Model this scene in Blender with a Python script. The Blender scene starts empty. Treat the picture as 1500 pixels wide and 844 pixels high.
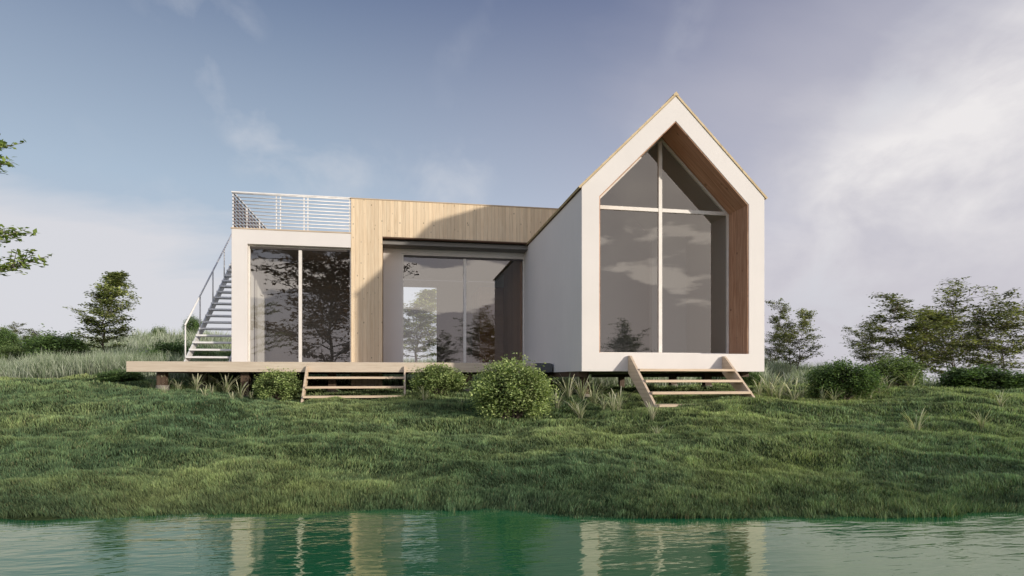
import bpy, bmesh, math, random
import numpy as np
from mathutils import Vector, Matrix

random.seed(7)
rng = np.random.default_rng(11)
R = math.radians
scene = bpy.context.scene
C = scene.collection
TH = R(10.35); ST, CT = math.sin(TH), math.cos(TH)
H = 1.26                     # camera height over the water
F = 876.0                    # focal length in photo pixels

def uv2xy(u, v): return u*ST + v*CT, u*CT - v*ST
def xy2uv(x, y): return x*ST + y*CT, x*CT - y*ST
def at(px, u):
    v = (px-750.0)/F*u
    return uv2xy(u, v)

# ------------------------------------------------------------------ noise
def _hash(ix, iy, seed):
    n = (ix.astype(np.int64)*374761393 + iy.astype(np.int64)*668265263 + seed*69069) & 0xffffffff
    n = ((n ^ (n >> 13))*1274126177) & 0xffffffff
    n = (n ^ (n >> 16)) & 0xffffffff
    return n/4294967295.0
def vnoise(x, y, seed=0):
    x = np.asarray(x, float); y = np.asarray(y, float)
    ix = np.floor(x); iy = np.floor(y); fx = x-ix; fy = y-iy
    ix = ix.astype(np.int64); iy = iy.astype(np.int64)
    sx = fx*fx*fx*(fx*(fx*6-15)+10); sy = fy*fy*fy*(fy*(fy*6-15)+10)
    a = _hash(ix, iy, seed); b = _hash(ix+1, iy, seed); c = _hash(ix, iy+1, seed); d = _hash(ix+1, iy+1, seed)
    return (a*(1-sx)+b*sx)*(1-sy) + (c*(1-sx)+d*sx)*sy
def fbm(x, y, seed=0, o=4):
    s = 0; amp = .5; tot = 0
    for k in range(o):
        s = s+amp*vnoise(x*2**k+17.3*k, y*2**k-9.1*k, seed+k); tot += amp; amp *= .5
    return s/tot
def sstep(a, b, x):
    t = np.clip((x-a)/(b-a), 0, 1); return t*t*(3-2*t)

# ------------------------------------------------------------------ terrain height
CP = []   # (ln u, b, z)
def row(u, pts):
    for px, z in pts: CP.append((math.log(u), (px-750)/F, z))
for px, py in [(-350,752),(-150,755),(0,757),(60,761),(200,753),(350,747),(550,746),(750,746),(900,753),(1100,757),(1250,757),(1400,749),(1500,745),(1700,748),(1850,750)]:
    u0 = H*F/(py-554); CP.append((math.log(u0), (px-750)/F, 0.0)); CP.append((math.log(u0*.88), (px-750)/F, -.16))
row(7,  [(-350,.22),(0,.22),(300,.22),(600,.20),(900,.24),(1200,.26),(1500,.24),(1850,.24)])
row(8.4,[(-350,.45),(0,.45),(300,.42),(600,.37),(900,.42),(1150,.52),(1350,.50),(1500,.46),(1850,.46)])
row(10, [(-350,.76),(0,.75),(300,.70),(560,.62),(750,.58),(960,.72),(1110,.84),(1235,.74),(1400,.82),(1500,.76),(1850,.7)])
row(12, [(-350,1.05),(0,1.07),(240,1.02),(443,.80),(640,.82),(850,.82),(1040,.98),(1160,.86),(1260,.86),(1345,1.02),(1450,.98),(1550,.95),(1850,.8)])
row(15, [(-350,1.15),(0,1.21),(200,1.19),(400,1.09),(540,.98),(700,.93),(850,.92),(1000,.94),(1150,1.0),(1300,.99),(1400,.93),(1500,.86),(1850,.6)])
row(20, [(-350,1.3),(0,1.42),(200,1.6),(400,1.25),(550,.92),(700,.84),(850,.84),(1000,.86),(1150,1.12),(1260,1.0),(1380,.72),(1500,.55),(1850,.2)])
row(28, [(-350,1.5),(0,1.9),(200,2.6),(350,2.5),(500,1.75),(800,1.32),(1000,1.36),(1150,1.72),(1250,1.0),(1380,.4),(1500,.1),(1850,-.4)])
row(38, [(-350,1.6),(0,2.3),(150,3.3),(250,3.75),(350,3.4),(500,2.6),(800,1.8),(1000,1.8),(1150,2.0),(1250,.8),(1380,0),(1500,-.4),(1850,-1)])
row(60, [(-350,1.2),(0,1.8),(200,3.0),(350,3.0),(500,2.2),(800,1.6),(1000,1.2),(1150,.9),(1250,.2),(1380,-.2),(1500,-.4),(1850,-1)])
CP = np.array(CP); CX = np.stack([CP[:,0]*2.0, CP[:,1]*1.4], 1); CZ = CP[:,2]
def _phi(r2): return np.where(r2 > 1e-12, r2*np.log(r2+1e-12)*.5, 0)
NC = len(CX)
A = np.zeros((NC+3, NC+3)); A[:NC,:NC] = _phi(((CX[:,None,:]-CX[None])**2).sum(-1)) + np.eye(NC)*.002
A[:NC,NC] = 1; A[:NC,NC+1:] = CX; A[NC,:NC] = 1; A[NC+1:,:NC] = CX.T
W = np.linalg.solve(A, np.concatenate([CZ, [0,0,0]]))
GA = np.linspace(math.log(4.8), math.log(61), 260); GB = np.linspace(-1.3, 1.3, 240)
_q = np.stack(np.meshgrid(GA*2.0, GB*1.4, indexing='ij'), -1).reshape(-1, 2)
GRID = np.concatenate([_phi(((_q[i:i+8000,None,:]-CX[None])**2).sum(-1)) @ W[:NC] + W[NC] + _q[i:i+8000] @ W[NC+1:] for i in range(0, len(_q), 8000)]).reshape(260, 240)
def rbf(a, b):
    x = np.clip((a-GA[0])/(GA[1]-GA[0]), 0, 258.999); y = np.clip((b-GB[0])/(GB[1]-GB[0]), 0, 238.999)
    i = x.astype(int); j = y.astype(int); fx = x-i; fy = y-j
    return (GRID[i,j]*(1-fx)+GRID[i+1,j]*fx)*(1-fy) + (GRID[i,j+1]*(1-fx)+GRID[i+1,j+1]*fx)*fy
def ground_uv(u, v, detail=True):
    u = np.atleast_1d(np.asarray(u, float)); v = np.atleast_1d(np.asarray(v, float))
    shp = u.shape; u = u.ravel(); v = v.ravel()
    uc = np.clip(u, 4.9, 60)
    b = np.clip(v/uc, -1.25, 1.25)
    z = rbf(np.log(uc), b)
    low = np.maximum(rbf(np.log(np.full_like(uc, 4.9)), b) - .22*(4.9-u), -.9)
    z = np.where(u < 4.9, low, z)
    back = sstep(-1.2, -4.5, u+.5*np.clip(v, -9, 9))
    z = z*(1-back) + (1.0+.25*vnoise(u*.3, v*.3, 5))*back
    far = sstep(60, 220, u)
    z = z*(1-far) + (H-.0105*np.maximum(u, 60))*far
    if detail:
        k = sstep(5.3, 7.2, u)*(1-sstep(55, 90, u)) + back*.5
        w = (vnoise(v*.25, u*.25, 40)-.5)*2.2
        z = z + k*(.24*(fbm(v*.42+w, u*1.0+w*.7+v*.12, 3, 3)-.5)
                 + .21*(fbm(v*1.15+w*1.5+u*.3, u*1.9+v*.35, 9, 3)-.5)
                 + .06*(fbm(v*3.2, u*3.9+v*.8, 15, 2)-.5))
        z = z + .09*(1-sstep(5.8, 7.5, u))*sstep(4.2, 5.2, u)*(fbm(v*1.6, u*1.1, 60, 4)-.5)
    return z.reshape(shp)
def ground(x, y):
    u, v = xy2uv(x, y)
    return float(ground_uv([u], [v])[0])

# ------------------------------------------------------------------ materials
def newmat(name):
    m = bpy.data.materials.new(name); m.use_nodes = True
    nt = m.node_tree; nt.nodes.clear()
    out = nt.nodes.new('ShaderNodeOutputMaterial')
    return m, nt, out
class NB:
    def __init__(s, nt): s.nt = nt
    def n(s, t, **kw):
        nd = s.nt.nodes.new(t)
        for k, v in kw.items():
            if k == 'inp':
                for kk, vv in v.items():
                    if hasattr(vv, 'links'): s.nt.links.new(vv, nd.inputs[kk])
                    else: nd.inputs[kk].default_value = vv
            else: setattr(nd, k, v)
        return nd
    def math(s, op, a, b=None, c=None, clamp=False):
        d = {0: a}
        if b is not None: d[1] = b
        if c is not None: d[2] = c
        nd = s.n('ShaderNodeMath', operation=op, inp=d); nd.use_clamp = clamp
        return nd.outputs[0]
    def mix(s, f, a, b, mode='MIX'):
        nd = s.n('ShaderNodeMixRGB', blend_type=mode, inp={0: f, 1: a, 2: b}); return nd.outputs[0]
    def ramp(s, f, stops):
        nd = s.n('ShaderNodeValToRGB', inp={0: f}); cr = nd.color_ramp
        while len(cr.elements) < len(stops): cr.elements.new(.5)
        for e, (p, c) in zip(cr.elements, stops): e.position = p; e.color = (*c, 1) if len(c) == 3 else c
        return nd.outputs[0]
    def rng(s, v, a, b, c=0., d=1.):
        nd = s.n('ShaderNodeMapRange', inp={0: v, 1: a, 2: b, 3: c, 4: d}); return nd.outputs[0]
def c4(c): return (*c, 1)

def plaster(name, col, rough=.85, var=.06):
    m, nt, out = newmat(name); b = NB(nt)
    co = b.n('ShaderNodeTexCoord').outputs['Object']
    n1 = b.n('ShaderNodeTexNoise', inp={'Vector': co, 'Scale': .9, 'Detail': 6., 'Roughness': .6}).outputs[0]
    mp = b.n('ShaderNodeMapping', inp={'Vector': co, 'Scale': (3., 3., .35)}).outputs[0]
    n2 = b.n('ShaderNodeTexNoise', inp={'Vector': mp, 'Scale': 2., 'Detail': 5.}).outputs[0]
    f = b.math('ADD', b.math('MULTIPLY', n1, .8), b.math('MULTIPLY', n2, .2))
    cc = b.ramp(f, [(.3, tuple(c*(1-var) for c in col)), (.62, col)])
    n3 = b.n('ShaderNodeTexNoise', inp={'Vector': co, 'Scale': 60., 'Detail': 4.}).outputs[0]
    bp = b.n('ShaderNodeBump', inp={'Strength': .12, 'Distance': .004, 'Height': n3}).outputs[0]
    p = b.n('ShaderNodeBsdfPrincipled', inp={'Base Color': cc, 'Roughness': rough, 'Normal': bp})
    p.inputs['Specular IOR Level'].default_value = .25
    nt.links.new(p.outputs[0], out.inputs[0]); return m

def wood(name, base, dark, across='X', along='Z', w=.115, knots=1., groove=1., rough=.65, spec=.25):
    m, nt, out = newmat(name); b = NB(nt)
    co = b.n('ShaderNodeTexCoord').outputs['Object']
    sp = b.n('ShaderNodeSeparateXYZ', inp={0: co})
    ax = sp.outputs['XYZ'.index(across)]; al = sp.outputs['XYZ'.index(along)]
    q = b.math('DIVIDE', ax, w); idx = b.math('FLOOR', q); fr = b.math('FRACT', q)
    wn = b.n('ShaderNodeTexWhiteNoise', noise_dimensions='1D', inp={'W': idx}); rnd = wn.outputs[0]
    off = b.math('MULTIPLY', rnd, 37.)
    gv = b.n('ShaderNodeCombineXYZ', inp={0: b.math('MULTIPLY', ax, 26.), 1: off, 2: b.math('MULTIPLY', al, 1.3)}).outputs[0]
    g = b.n('ShaderNodeTexNoise', inp={'Vector': gv, 'Scale': 1.6, 'Detail': 6., 'Roughness': .6, 'Distortion': .6}).outputs[0]
    col = b.mix(b.rng(g, .34, .68), c4(dark), c4(base))
    tone = b.rng(rnd, 0, 1, .88, 1.06)
    col = b.mix(1., col, b.n('ShaderNodeCombineXYZ', inp={0: tone, 1: tone, 2: tone}).outputs[0], 'MULTIPLY')
    # knots
    kv = b.n('ShaderNodeCombineXYZ', inp={0: b.math('MULTIPLY', ax, 1/w), 1: off, 2: b.math('MULTIPLY', al, 6.0)}).outputs[0]
    vo = b.n('ShaderNodeTexVoronoi', inp={'Vector': kv, 'Scale': 1.1, 'Randomness': 1.})
    kd = b.math('MULTIPLY', b.rng(vo.outputs['Distance'], .05, .20, 1., 0.), b.math('GREATER_THAN', b.n('ShaderNodeSeparateXYZ', inp={0: vo.outputs['Color']}).outputs[0], .72))
    col = b.mix(b.math('MULTIPLY', kd, .75*knots), col, c4(tuple(d*.35 for d in dark)))
    gr = b.math('MAXIMUM', b.rng(fr, 0., .045, 1., 0.), b.rng(fr, .955, 1., 0., 1.))
    col = b.mix(b.math('MULTIPLY', gr, .50*groove), col, c4(tuple(d*.25 for d in dark)))
    hgt = b.math('SUBTRACT', b.math('MULTIPLY', g, .18), b.math('MULTIPLY', gr, groove))
    bp = b.n('ShaderNodeBump', inp={'Strength': .7, 'Distance': .006, 'Height': hgt}).outputs[0]
    p = b.n('ShaderNodeBsdfPrincipled', inp={'Base Color': col, 'Roughness': rough, 'Normal': bp})
    p.inputs['Specular IOR Level'].default_value = spec
    nt.links.new(p.outputs[0], out.inputs[0]); return m

def metal(name, col, rough=.4, met=.0):
    m, nt, out = newmat(name); b = NB(nt)
    co = b.n('ShaderNodeTexCoord').outputs['Object']
    n1 = b.n('ShaderNodeTexNoise', inp={'Vector': co, 'Scale': 7., 'Detail': 6.}).outputs[0]
    cc = b.ramp(n1, [(.3, tuple(c*.85 for c in col)), (.7, col)])
    p = b.n('ShaderNodeBsdfPrincipled', inp={'Base Color': cc, 'Roughness': b.rng(n1, .3, .7, rough*.8, rough*1.2), 'Metallic': met})
    nt.links.new(p.outputs[0], out.inputs[0]); return m

def glass_mat():
    m, nt, out = newmat('tinted_glass'); b = NB(nt)
    co = b.n('ShaderNodeTexCoord').outputs['Object']
    wv = b.n('ShaderNodeTexNoise', inp={'Vector': co, 'Scale': .7, 'Detail': 2.}).outputs[0]
    bp = b.n('ShaderNodeBump', inp={'Strength': .008, 'Distance': .01, 'Height': wv}).outputs[0]
    tr = b.n('ShaderNodeBsdfTransparent', inp={0: (.86, .87, .86, 1)})
    gl = b.n('ShaderNodeBsdfGlossy', inp={'Color': (.95, .93, .92, 1), 'Roughness': .0, 'Normal': bp})
    g = b.n('ShaderNodeNewGeometry')
    dt = b.n('ShaderNodeVectorMath', operation='DOT_PRODUCT', inp={0: g.outputs['Normal'], 1: g.outputs['Incoming']}).outputs['Value']
    fr = b.math('POWER', b.math('SUBTRACT', 1., b.math('ABSOLUTE', dt)), 4.)
    mx = b.n('ShaderNodeMixShader', inp={0: b.math('ADD', b.math('MULTIPLY', fr, .8), .125, clamp=True), 1: tr.outputs[0], 2: gl.outputs[0]})
    nt.links.new(mx.outputs[0], out.inputs[0]); return m

def leafmat(name, trans=.35, rough=.5, sat=1.):
    m, nt, out = newmat(name); b = NB(nt)
    at_ = b.n('ShaderNodeAttribute', attribute_name='tint').outputs['Color']
    d = b.n('ShaderNodeBsdfPrincipled', inp={'Base Color': at_, 'Roughness': rough})
    d.inputs['Specular IOR Level'].default_value = .2
    tcol = b.mix(1., at_, (1.15, 1.25, .6, 1), 'MULTIPLY')
    t = b.n('ShaderNodeBsdfTranslucent', inp={0: tcol})
    mx = b.n('ShaderNodeMixShader', inp={0: trans, 1: d.outputs[0], 2: t.outputs[0]})
    nt.links.new(mx.outputs[0], out.inputs[0]); return m

def barkmat():
    m, nt, out = newmat('bark'); b = NB(nt)
    co = b.n('ShaderNodeTexCoord').outputs['Object']
    mp = b.n('ShaderNodeMapping', inp={'Vector': co, 'Scale': (14., 14., 3.)}).outputs[0]
    g = b.n('ShaderNodeTexNoise', inp={'Vector': mp, 'Scale': 2., 'Detail': 6.}).outputs[0]
    cc = b.ramp(g, [(.3, (.05, .038, .03)), (.7, (.20, .16, .13))])
    bp = b.n('ShaderNodeBump', inp={'Strength': .6, 'Distance': .01, 'Height': g}).outputs[0]
    p = b.n('ShaderNodeBsdfPrincipled', inp={'Base Color': cc, 'Roughness': .85, 'Normal': bp})
    nt.links.new(p.outputs[0], out.inputs[0]); return m

def groundmat():
    m, nt, out = newmat('turf_soil'); b = NB(nt)
    geo = b.n('ShaderNodeNewGeometry').outputs['Position']
    n1 = b.n('ShaderNodeTexNoise', inp={'Vector': geo, 'Scale': .6, 'Detail': 8., 'Roughness': .65}).outputs[0]
    n2 = b.n('ShaderNodeTexNoise', inp={'Vector': geo, 'Scale': 25., 'Detail': 6.}).outputs[0]
    cc = b.ramp(b.math('ADD', b.math('MULTIPLY', n1, .6), b.math('MULTIPLY', n2, .4)),
                [(.32, (.022, .034, .014)), (.5, (.045, .068, .026)), (.68, (.09, .11, .045))])
    bp = b.n('ShaderNodeBump', inp={'Strength': .8, 'Distance': .05, 'Height': n2}).outputs[0]
    p = b.n('ShaderNodeBsdfPrincipled', inp={'Base Color': cc, 'Roughness': .95, 'Normal': bp})
    p.inputs['Specular IOR Level'].default_value = .05
    nt.links.new(p.outputs[0], out.inputs[0]); return m

def watermat():
    m, nt, out = newmat('pond_water'); b = NB(nt)
    geo = b.n('ShaderNodeNewGeometry').outputs['Position']
    mp = b.n('ShaderNodeMapping', inp={'Vector': geo, 'Rotation': (0, 0, TH), 'Scale': (1.0, 3.3, 1.)}).outputs[0]
    n1 = b.n('ShaderNodeTexNoise', inp={'Vector': mp, 'Scale': 1.5, 'Detail': 3., 'Roughness': .5, 'Distortion': .5}).outputs[0]
    n2 = b.n('ShaderNodeTexNoise', inp={'Vector': mp, 'Scale': 5.5, 'Detail': 2.5, 'Roughness': .5, 'Distortion': .3}).outputs[0]
    area = b.n('ShaderNodeTexNoise', inp={'Vector': geo, 'Scale': .35, 'Detail': 2.}).outputs[0]
    h = b.math('ADD', b.math('MULTIPLY', n1, .62), b.math('MULTIPLY', n2, .20))
    bp = b.n('ShaderNodeBump', inp={'Strength': b.rng(area, .35, .65, .16, .30), 'Distance': .055, 'Height': h}).outputs[0]
    gl = b.n('ShaderNodeBsdfGlossy', inp={'Color': (1., .97, .78, 1), 'Roughness': .006, 'Normal': bp})
    df = b.n('ShaderNodeBsdfDiffuse', inp={'Color': (.010, .150, .062, 1)})
    fr = b.n('ShaderNodeFresnel', inp={'IOR': 1.5, 'Normal': bp}).outputs[0]
    mx = b.n('ShaderNodeMixShader', inp={0: b.math('MULTIPLY', fr, 1.28, clamp=True), 1: df.outputs[0], 2: gl.outputs[0]})
    nt.links.new(mx.outputs[0], out.inputs[0]); return m

M = dict(
    white=plaster('white_render', (.775, .74, .705)),
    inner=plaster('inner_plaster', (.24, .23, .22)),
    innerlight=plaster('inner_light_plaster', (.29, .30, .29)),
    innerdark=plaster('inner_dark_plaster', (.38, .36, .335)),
    concrete=plaster('concrete', (.24, .22, .19), .9, .15),
    clad=wood('pine_cladding', (.86, .71, .505), (.74, .565, .37), 'X', 'Z', .095, 1.25),
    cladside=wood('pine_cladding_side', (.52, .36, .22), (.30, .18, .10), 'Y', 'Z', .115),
    reveal=wood('larch_lining', (.66, .42, .28), (.42, .22, .13), 'Y', 'Z', .235, 1., .8),
    shingle=wood('shingle_boards', (.74, .60, .38), (.55, .42, .24), 'Y', 'X', .14, .6),
    trim=wood('brown_trim', (.20, .12, .075), (.10, .055, .035), 'Y', 'Z', 5., .3, 0.),
    step=wood('planed_pine', (.74, .61, .46), (.58, .45, .32), 'Z', 'X', 3., .35, 0.),
    deck=wood('deck_fascia', (.66, .58, .47), (.54, .45, .35), 'Z', 'X', 4., .12, 0.),
    deckb=wood('deck_boards', (.50, .42, .33), (.36, .29, .22), 'X', 'Y', .14, .4),
    post=wood('dark_post', (.15, .105, .075), (.08, .052, .036), 'X', 'Z', 3., .3, 0.),
    walnut=wood('walnut_panel', (.36, .19, .10), (.24, .115, .06), 'Y', 'Z', .3, .3, .3),
    floor=wood('oak_floor', (.34, .25, .17), (.22, .15, .09), 'X', 'Y', .16, .3),
    frame=metal('cream_frame', (.84, .80, .74), .45),
    dark=metal('dark_frame', (.06, .05, .045), .45),
    steel=metal('pale_steel', (.80, .79, .77), .4, .0),
    rail=metal('white_rail', (.90, .88, .86), .35),
    roofing=plaster('roof_membrane', (.25, .25, .25)),
    grey=plaster('grey_box', (.12, .125, .13)),
    glass=glass_mat(), bark=barkmat(), soil=groundmat(), water=watermat(),
    leaf=leafmat('leaves'), grass=leafmat('grass_blades', .3, .6), pale=leafmat('pale_grass', .3, .6))

# ------------------------------------------------------------------ objects
def tag(o, label=None, cat=None, group=None, kind=None):
    if label: o['label'] = label
    if cat: o['category'] = cat
    if group: o['group'] = group
    if kind: o['kind'] = kind
    return o
def root(name, loc, label, cat, group=None):
    o = bpy.data.objects.new(name, None); C.objects.link(o); o.location = loc; o.empty_display_size = .3
    return tag(o, label, cat, group)
def link(name, me, mat, parent=None, bevel=0.):
    me.materials.clear(); me.materials.append(mat)
    o = bpy.data.objects.new(name, me); C.objects.link(o)
    if parent is not None:
        off = Vector((0, 0, 0)); p = parent
        while p is not None: off += p.location; p = p.parent
        me.transform(Matrix.Translation(-off)); o.parent = parent
    if bevel:
        b = o.modifiers.new('edge', 'BEVEL'); b.width = bevel; b.segments = 2; b.limit_method = 'ANGLE'; b.angle_limit = R(40)
    return o
class MB:
    """shapes in (X, Y, z over camera level); everything is lifted by H"""
    def __init__(s): s.bm = bmesh.new()
    def box(s, x0, x1, y0, y1, z0, z1):
        vs = [s.bm.verts.new((x, y, z+H)) for x in (x0, x1) for y in (y0, y1) for z in (z0, z1)]
        for f in ((0,1,3,2),(4,6,7,5),(0,4,5,1),(2,3,7,6),(0,2,6,4),(1,5,7,3)): s.bm.faces.new([vs[i] for i in f])
        return s
    def prism(s, poly, y0, y1):            # poly of (x, z), extruded along Y
        a = [s.bm.verts.new((x, y0, z+H)) for x, z in poly]; b = [s.bm.verts.new((x, y1, z+H)) for x, z in poly]
        n = len(poly); s.bm.faces.new(a); s.bm.faces.new(b[::-1])
        for i in range(n): s.bm.faces.new((a[i], b[i], b[(i+1) % n], a[(i+1) % n]))
        return s
    def prismx(s, poly, x0, x1):           # poly of (y, z), extruded along X
        a = [s.bm.verts.new((x0, y, z+H)) for y, z in poly]; b = [s.bm.verts.new((x1, y, z+H)) for y, z in poly]
        n = len(poly); s.bm.faces.new(a); s.bm.faces.new(b[::-1])
        for i in range(n): s.bm.faces.new((a[i], b[i], b[(i+1) % n], a[(i+1) % n]))
        return s
    def ring(s, outer, inner, y0, y1, skip=()):
        n = len(outer)
        V = [[s.bm.verts.new((x, y, z+H)) for x, z in P] for P in (outer, inner) for y in (y0, y1)]
        o0, o1, i0, i1 = V
        for k in range(n):
            if k in skip: continue
            j = (k+1) % n
            s.bm.faces.new((o0[k], o0[j], i0[j], i0[k])); s.bm.faces.new((o1[k], i1[k], i1[j], o1[j]))
            s.bm.faces.new((o0[k], o1[k], o1[j], o0[j])); s.bm.faces.new((i0[k], i0[j], i1[j], i1[k]))
        return s
    def tube(s, a, b, r, r2=None, n=12):
        a = Vector((a[0], a[1], a[2]+H)); b = Vector((b[0], b[1], b[2]+H)); r2 = r if r2 is None else r2
        d = (b-a).normalized(); q = d.to_track_quat('Z', 'Y')
        A = []; B = []
        for k in range(n):
            w = q @ Vector((math.cos(2*math.pi*k/n), math.sin(2*math.pi*k/n), 0))
            A.append(s.bm.verts.new(a+w*r)); B.append(s.bm.verts.new(b+w*r2))
        for k in range(n): s.bm.faces.new((A[k], A[(k+1) % n], B[(k+1) % n], B[k]))
        s.bm.faces.new(A[::-1]); s.bm.faces.new(B); return s
    def put(s, name, mat, parent=None, bevel=0., smooth=False):
        bmesh.ops.recalc_face_normals(s.bm, faces=s.bm.faces[:])
        me = bpy.data.meshes.new(name); s.bm.to_mesh(me); s.bm.free()
        if smooth:
            for p in me.polygons: p.use_smooth = True
        return link(name, me, mat, parent, bevel)

# ================================================================== SETTING
def tensor_lines(a, b, step, lo, hi, g=1.18):
    L = list(np.arange(a, b+1e-6, step)); s = step; x = a
    left = []
    while x > lo: s *= g; x -= s; left.append(x)
    s = step; x = L[-1]; right = []
    while x < hi: s *= g; x += s; right.append(x)
    return np.array(left[::-1]+L+right)
ul = tensor_lines(5.0, 15.5, .055, -160, 700, 1.06)
vl = tensor_lines(-13.0, 13.0, .07, -520, 520, 1.07)
U, V = np.meshgrid(ul, vl, indexing='ij')
Zt = ground_uv(U, V)
X, Y = uv2xy(U, V)
co = np.stack([X, Y, Zt], -1).reshape(-1, 3).astype(np.float32)
nu, nv = U.shape
i = np.arange(nu-1)[:,None]*nv+np.arange(nv-1)[None]
quads = np.stack([i, i+nv, i+nv+1, i+1], -1).reshape(-1, 4)
def numesh(name, co, faces, nside, smooth=False, tint=None):
    me = bpy.data.meshes.new(name); me.vertices.add(len(co)); me.vertices.foreach_set('co', np.ascontiguousarray(co, np.float32).ravel())
    nf = len(faces); me.loops.add(nf*nside); me.polygons.add(nf)
    me.loops.foreach_set('vertex_index', np.ascontiguousarray(faces, np.int32).ravel())
    me.polygons.foreach_set('loop_start', np.arange(nf, dtype=np.int32)*nside)
    try: me.polygons.foreach_set('loop_total', np.full(nf, nside, np.int32))
    except Exception: pass
    if smooth: me.polygons.foreach_set('use_smooth', np.ones(nf, bool))
    if tint is not None:
        a = me.attributes.new('tint', 'FLOAT_COLOR', 'POINT')
        a.data.foreach_set('color', np.ascontiguousarray(np.concatenate([tint, np.ones((len(tint), 1))], 1), np.float32).ravel())
    me.update(calc_edges=True); return me
lawn = link('ground', numesh('ground', co, quads, 4, True), M['soil']); tag(lawn, kind='structure')

wb = bmesh.new()
ws = []
for (u, v) in ((-160, -300), (-160, 300), (7.2, 300), (7.2, -300)):
    x, y = uv2xy(u, v); ws.append(wb.verts.new((x, y, 0)))
wb.faces.new(ws); wm = bpy.data.meshes.new('water'); bmesh.ops.recalc_face_normals(wb, faces=wb.faces[:])
wb.to_mesh(wm); wb.free()
if wm.polygons[0].normal.z < 0: wm.flip_normals()
tag(link('water', wm, M['water']), kind='structure')

# ------------------------------------------------------------------ grass
def blades(u, v, h, w, lean_dir, lean, col_root, col_tip, z=None):
    """numpy arrays; blade = quad + tri (stored as 3 triangles)"""
    n = len(u)
    x, y = uv2xy(u, v)
    if z is None: z = ground_uv(u, v)
    z = z-.008
    fa = rng.uniform(0, 2*np.pi, n)
    wx, wy = np.cos(fa)*w*.5, np.sin(fa)*w*.5
    lx, ly = np.cos(lean_dir)*lean*h, np.sin(lean_dir)*lean*h
    hh = h*np.sqrt(np.clip(1-lean**2*.6, .15, 1))
    P = np.empty((n, 5, 3), np.float32)
    P[:,0] = np.stack([x-wx, y-wy, z], 1); P[:,1] = np.stack([x+wx, y+wy, z], 1)
    mx, my, mz = x+lx*.34, y+ly*.34, z+hh*.58
    P[:,2] = np.stack([mx+wx*.75, my+wy*.75, mz], 1); P[:,3] = np.stack([mx-wx*.75, my-wy*.75, mz], 1)
    P[:,4] = np.stack([x+lx, y+ly, z+hh], 1)
    T = np.empty((n, 5, 3), np.float32)
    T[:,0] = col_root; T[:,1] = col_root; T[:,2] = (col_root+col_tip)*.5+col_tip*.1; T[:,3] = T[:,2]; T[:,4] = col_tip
    b = (np.arange(n)*5)[:,None]
    Fc = np.concatenate([b+np.array([[0,1,2]]), b+np.array([[0,2,3]]), b+np.array([[3,2,4]])], 1).reshape(-1, 3)
    return P.reshape(-1, 3), Fc, T.reshape(-1, 3)
def join(parts):
    co, fa, ti = [], [], []; o = 0
    for c, f, t in parts: co.append(c); fa.append(f+o); ti.append(t); o += len(c)
    return np.concatenate(co), np.concatenate(fa), np.concatenate(ti)
def strip(u0, u1, n, hmin, hmax, w, bmax=1.02):
    u = np.sqrt(rng.uniform(u0*u0, u1*u1, n)); v = rng.uniform(-bmax, bmax, n)*u
    return u, v
parts = []
for (u0, u1, n, h0, h1, w) in [(5.35, 7.0, 210000, .035, .085, .0055), (7.0, 9.0, 190000, .035, .085, .0075), (9.0, 12.0, 210000, .035, .09, .0105), (12.0, 17.0, 150000, .04, .10, .016), (17, 34, 110000, .07, .18, .035)]:
    u, v = strip(u0, u1, n, h0, h1, w)
    z = ground_uv(u, v); k = (z > -.03) | ((z > -.085) & (rng.uniform(0, 1, len(z)) < .12+.5*(vnoise(u*2, v*1.5, 91) > .62)))
    u, v, z = u[k], v[k], z[k]; n = len(u)
    big = fbm(u*.35+3, v*.35, 21, 3); mid = fbm(u*2.2, v*1.4, 31, 3); cl = vnoise(u*6.5+3*big, v*5.2, 71)*.6+vnoise(u*14, v*11, 72)*.4; fine = rng.uniform(0, 1, n)
    h = .86*(h0+(h1-h0)*(.45*fine+.6*(mid-.2)))*(.55+1.05*cl)*(1+.9*(z < .06)*(vnoise(u*3, v*2.2, 93)))
    ld = -2.0+3.6*(fbm(u*.9, v*.6, 51, 2)-.5)*2+rng.normal(0, 1.1, n)
    ln = np.clip(.22+.45*(fbm(u*1.7, v*1.7, 55, 2)-.3)+rng.normal(0, .2, n), .02, .9)
    yel = np.clip(.22+.28*sstep(5.6, 9., u)+1.5*(big-.5)+.9*(mid-.5)+rng.normal(0, .22, n), 0, 1)[:,None]
    val = (rng.uniform(.5, 1.35, n)*(.30+.55*mid+.95*cl*cl+.3*big))[:,None]
    tip = (np.array([[.195, .325, .175]])*(1-yel)+np.array([[.390, .470, .200]])*yel)*val
    dry = rng.uniform(0, 1, n) < .04
    tip[dry] = np.array([.42, .40, .22])*val[dry]
    # blade colours get darker toward the foot of the bank
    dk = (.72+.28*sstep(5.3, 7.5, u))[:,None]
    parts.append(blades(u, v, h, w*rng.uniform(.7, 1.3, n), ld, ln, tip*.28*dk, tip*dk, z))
co_, fa_, ti_ = join(parts)
tag(link('lawn_grass', numesh('lawn_grass', co_, fa_, 3, False, ti_), M['grass']), 'short green grass covering the bank down to the water', 'grass', kind='stuff')

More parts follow.
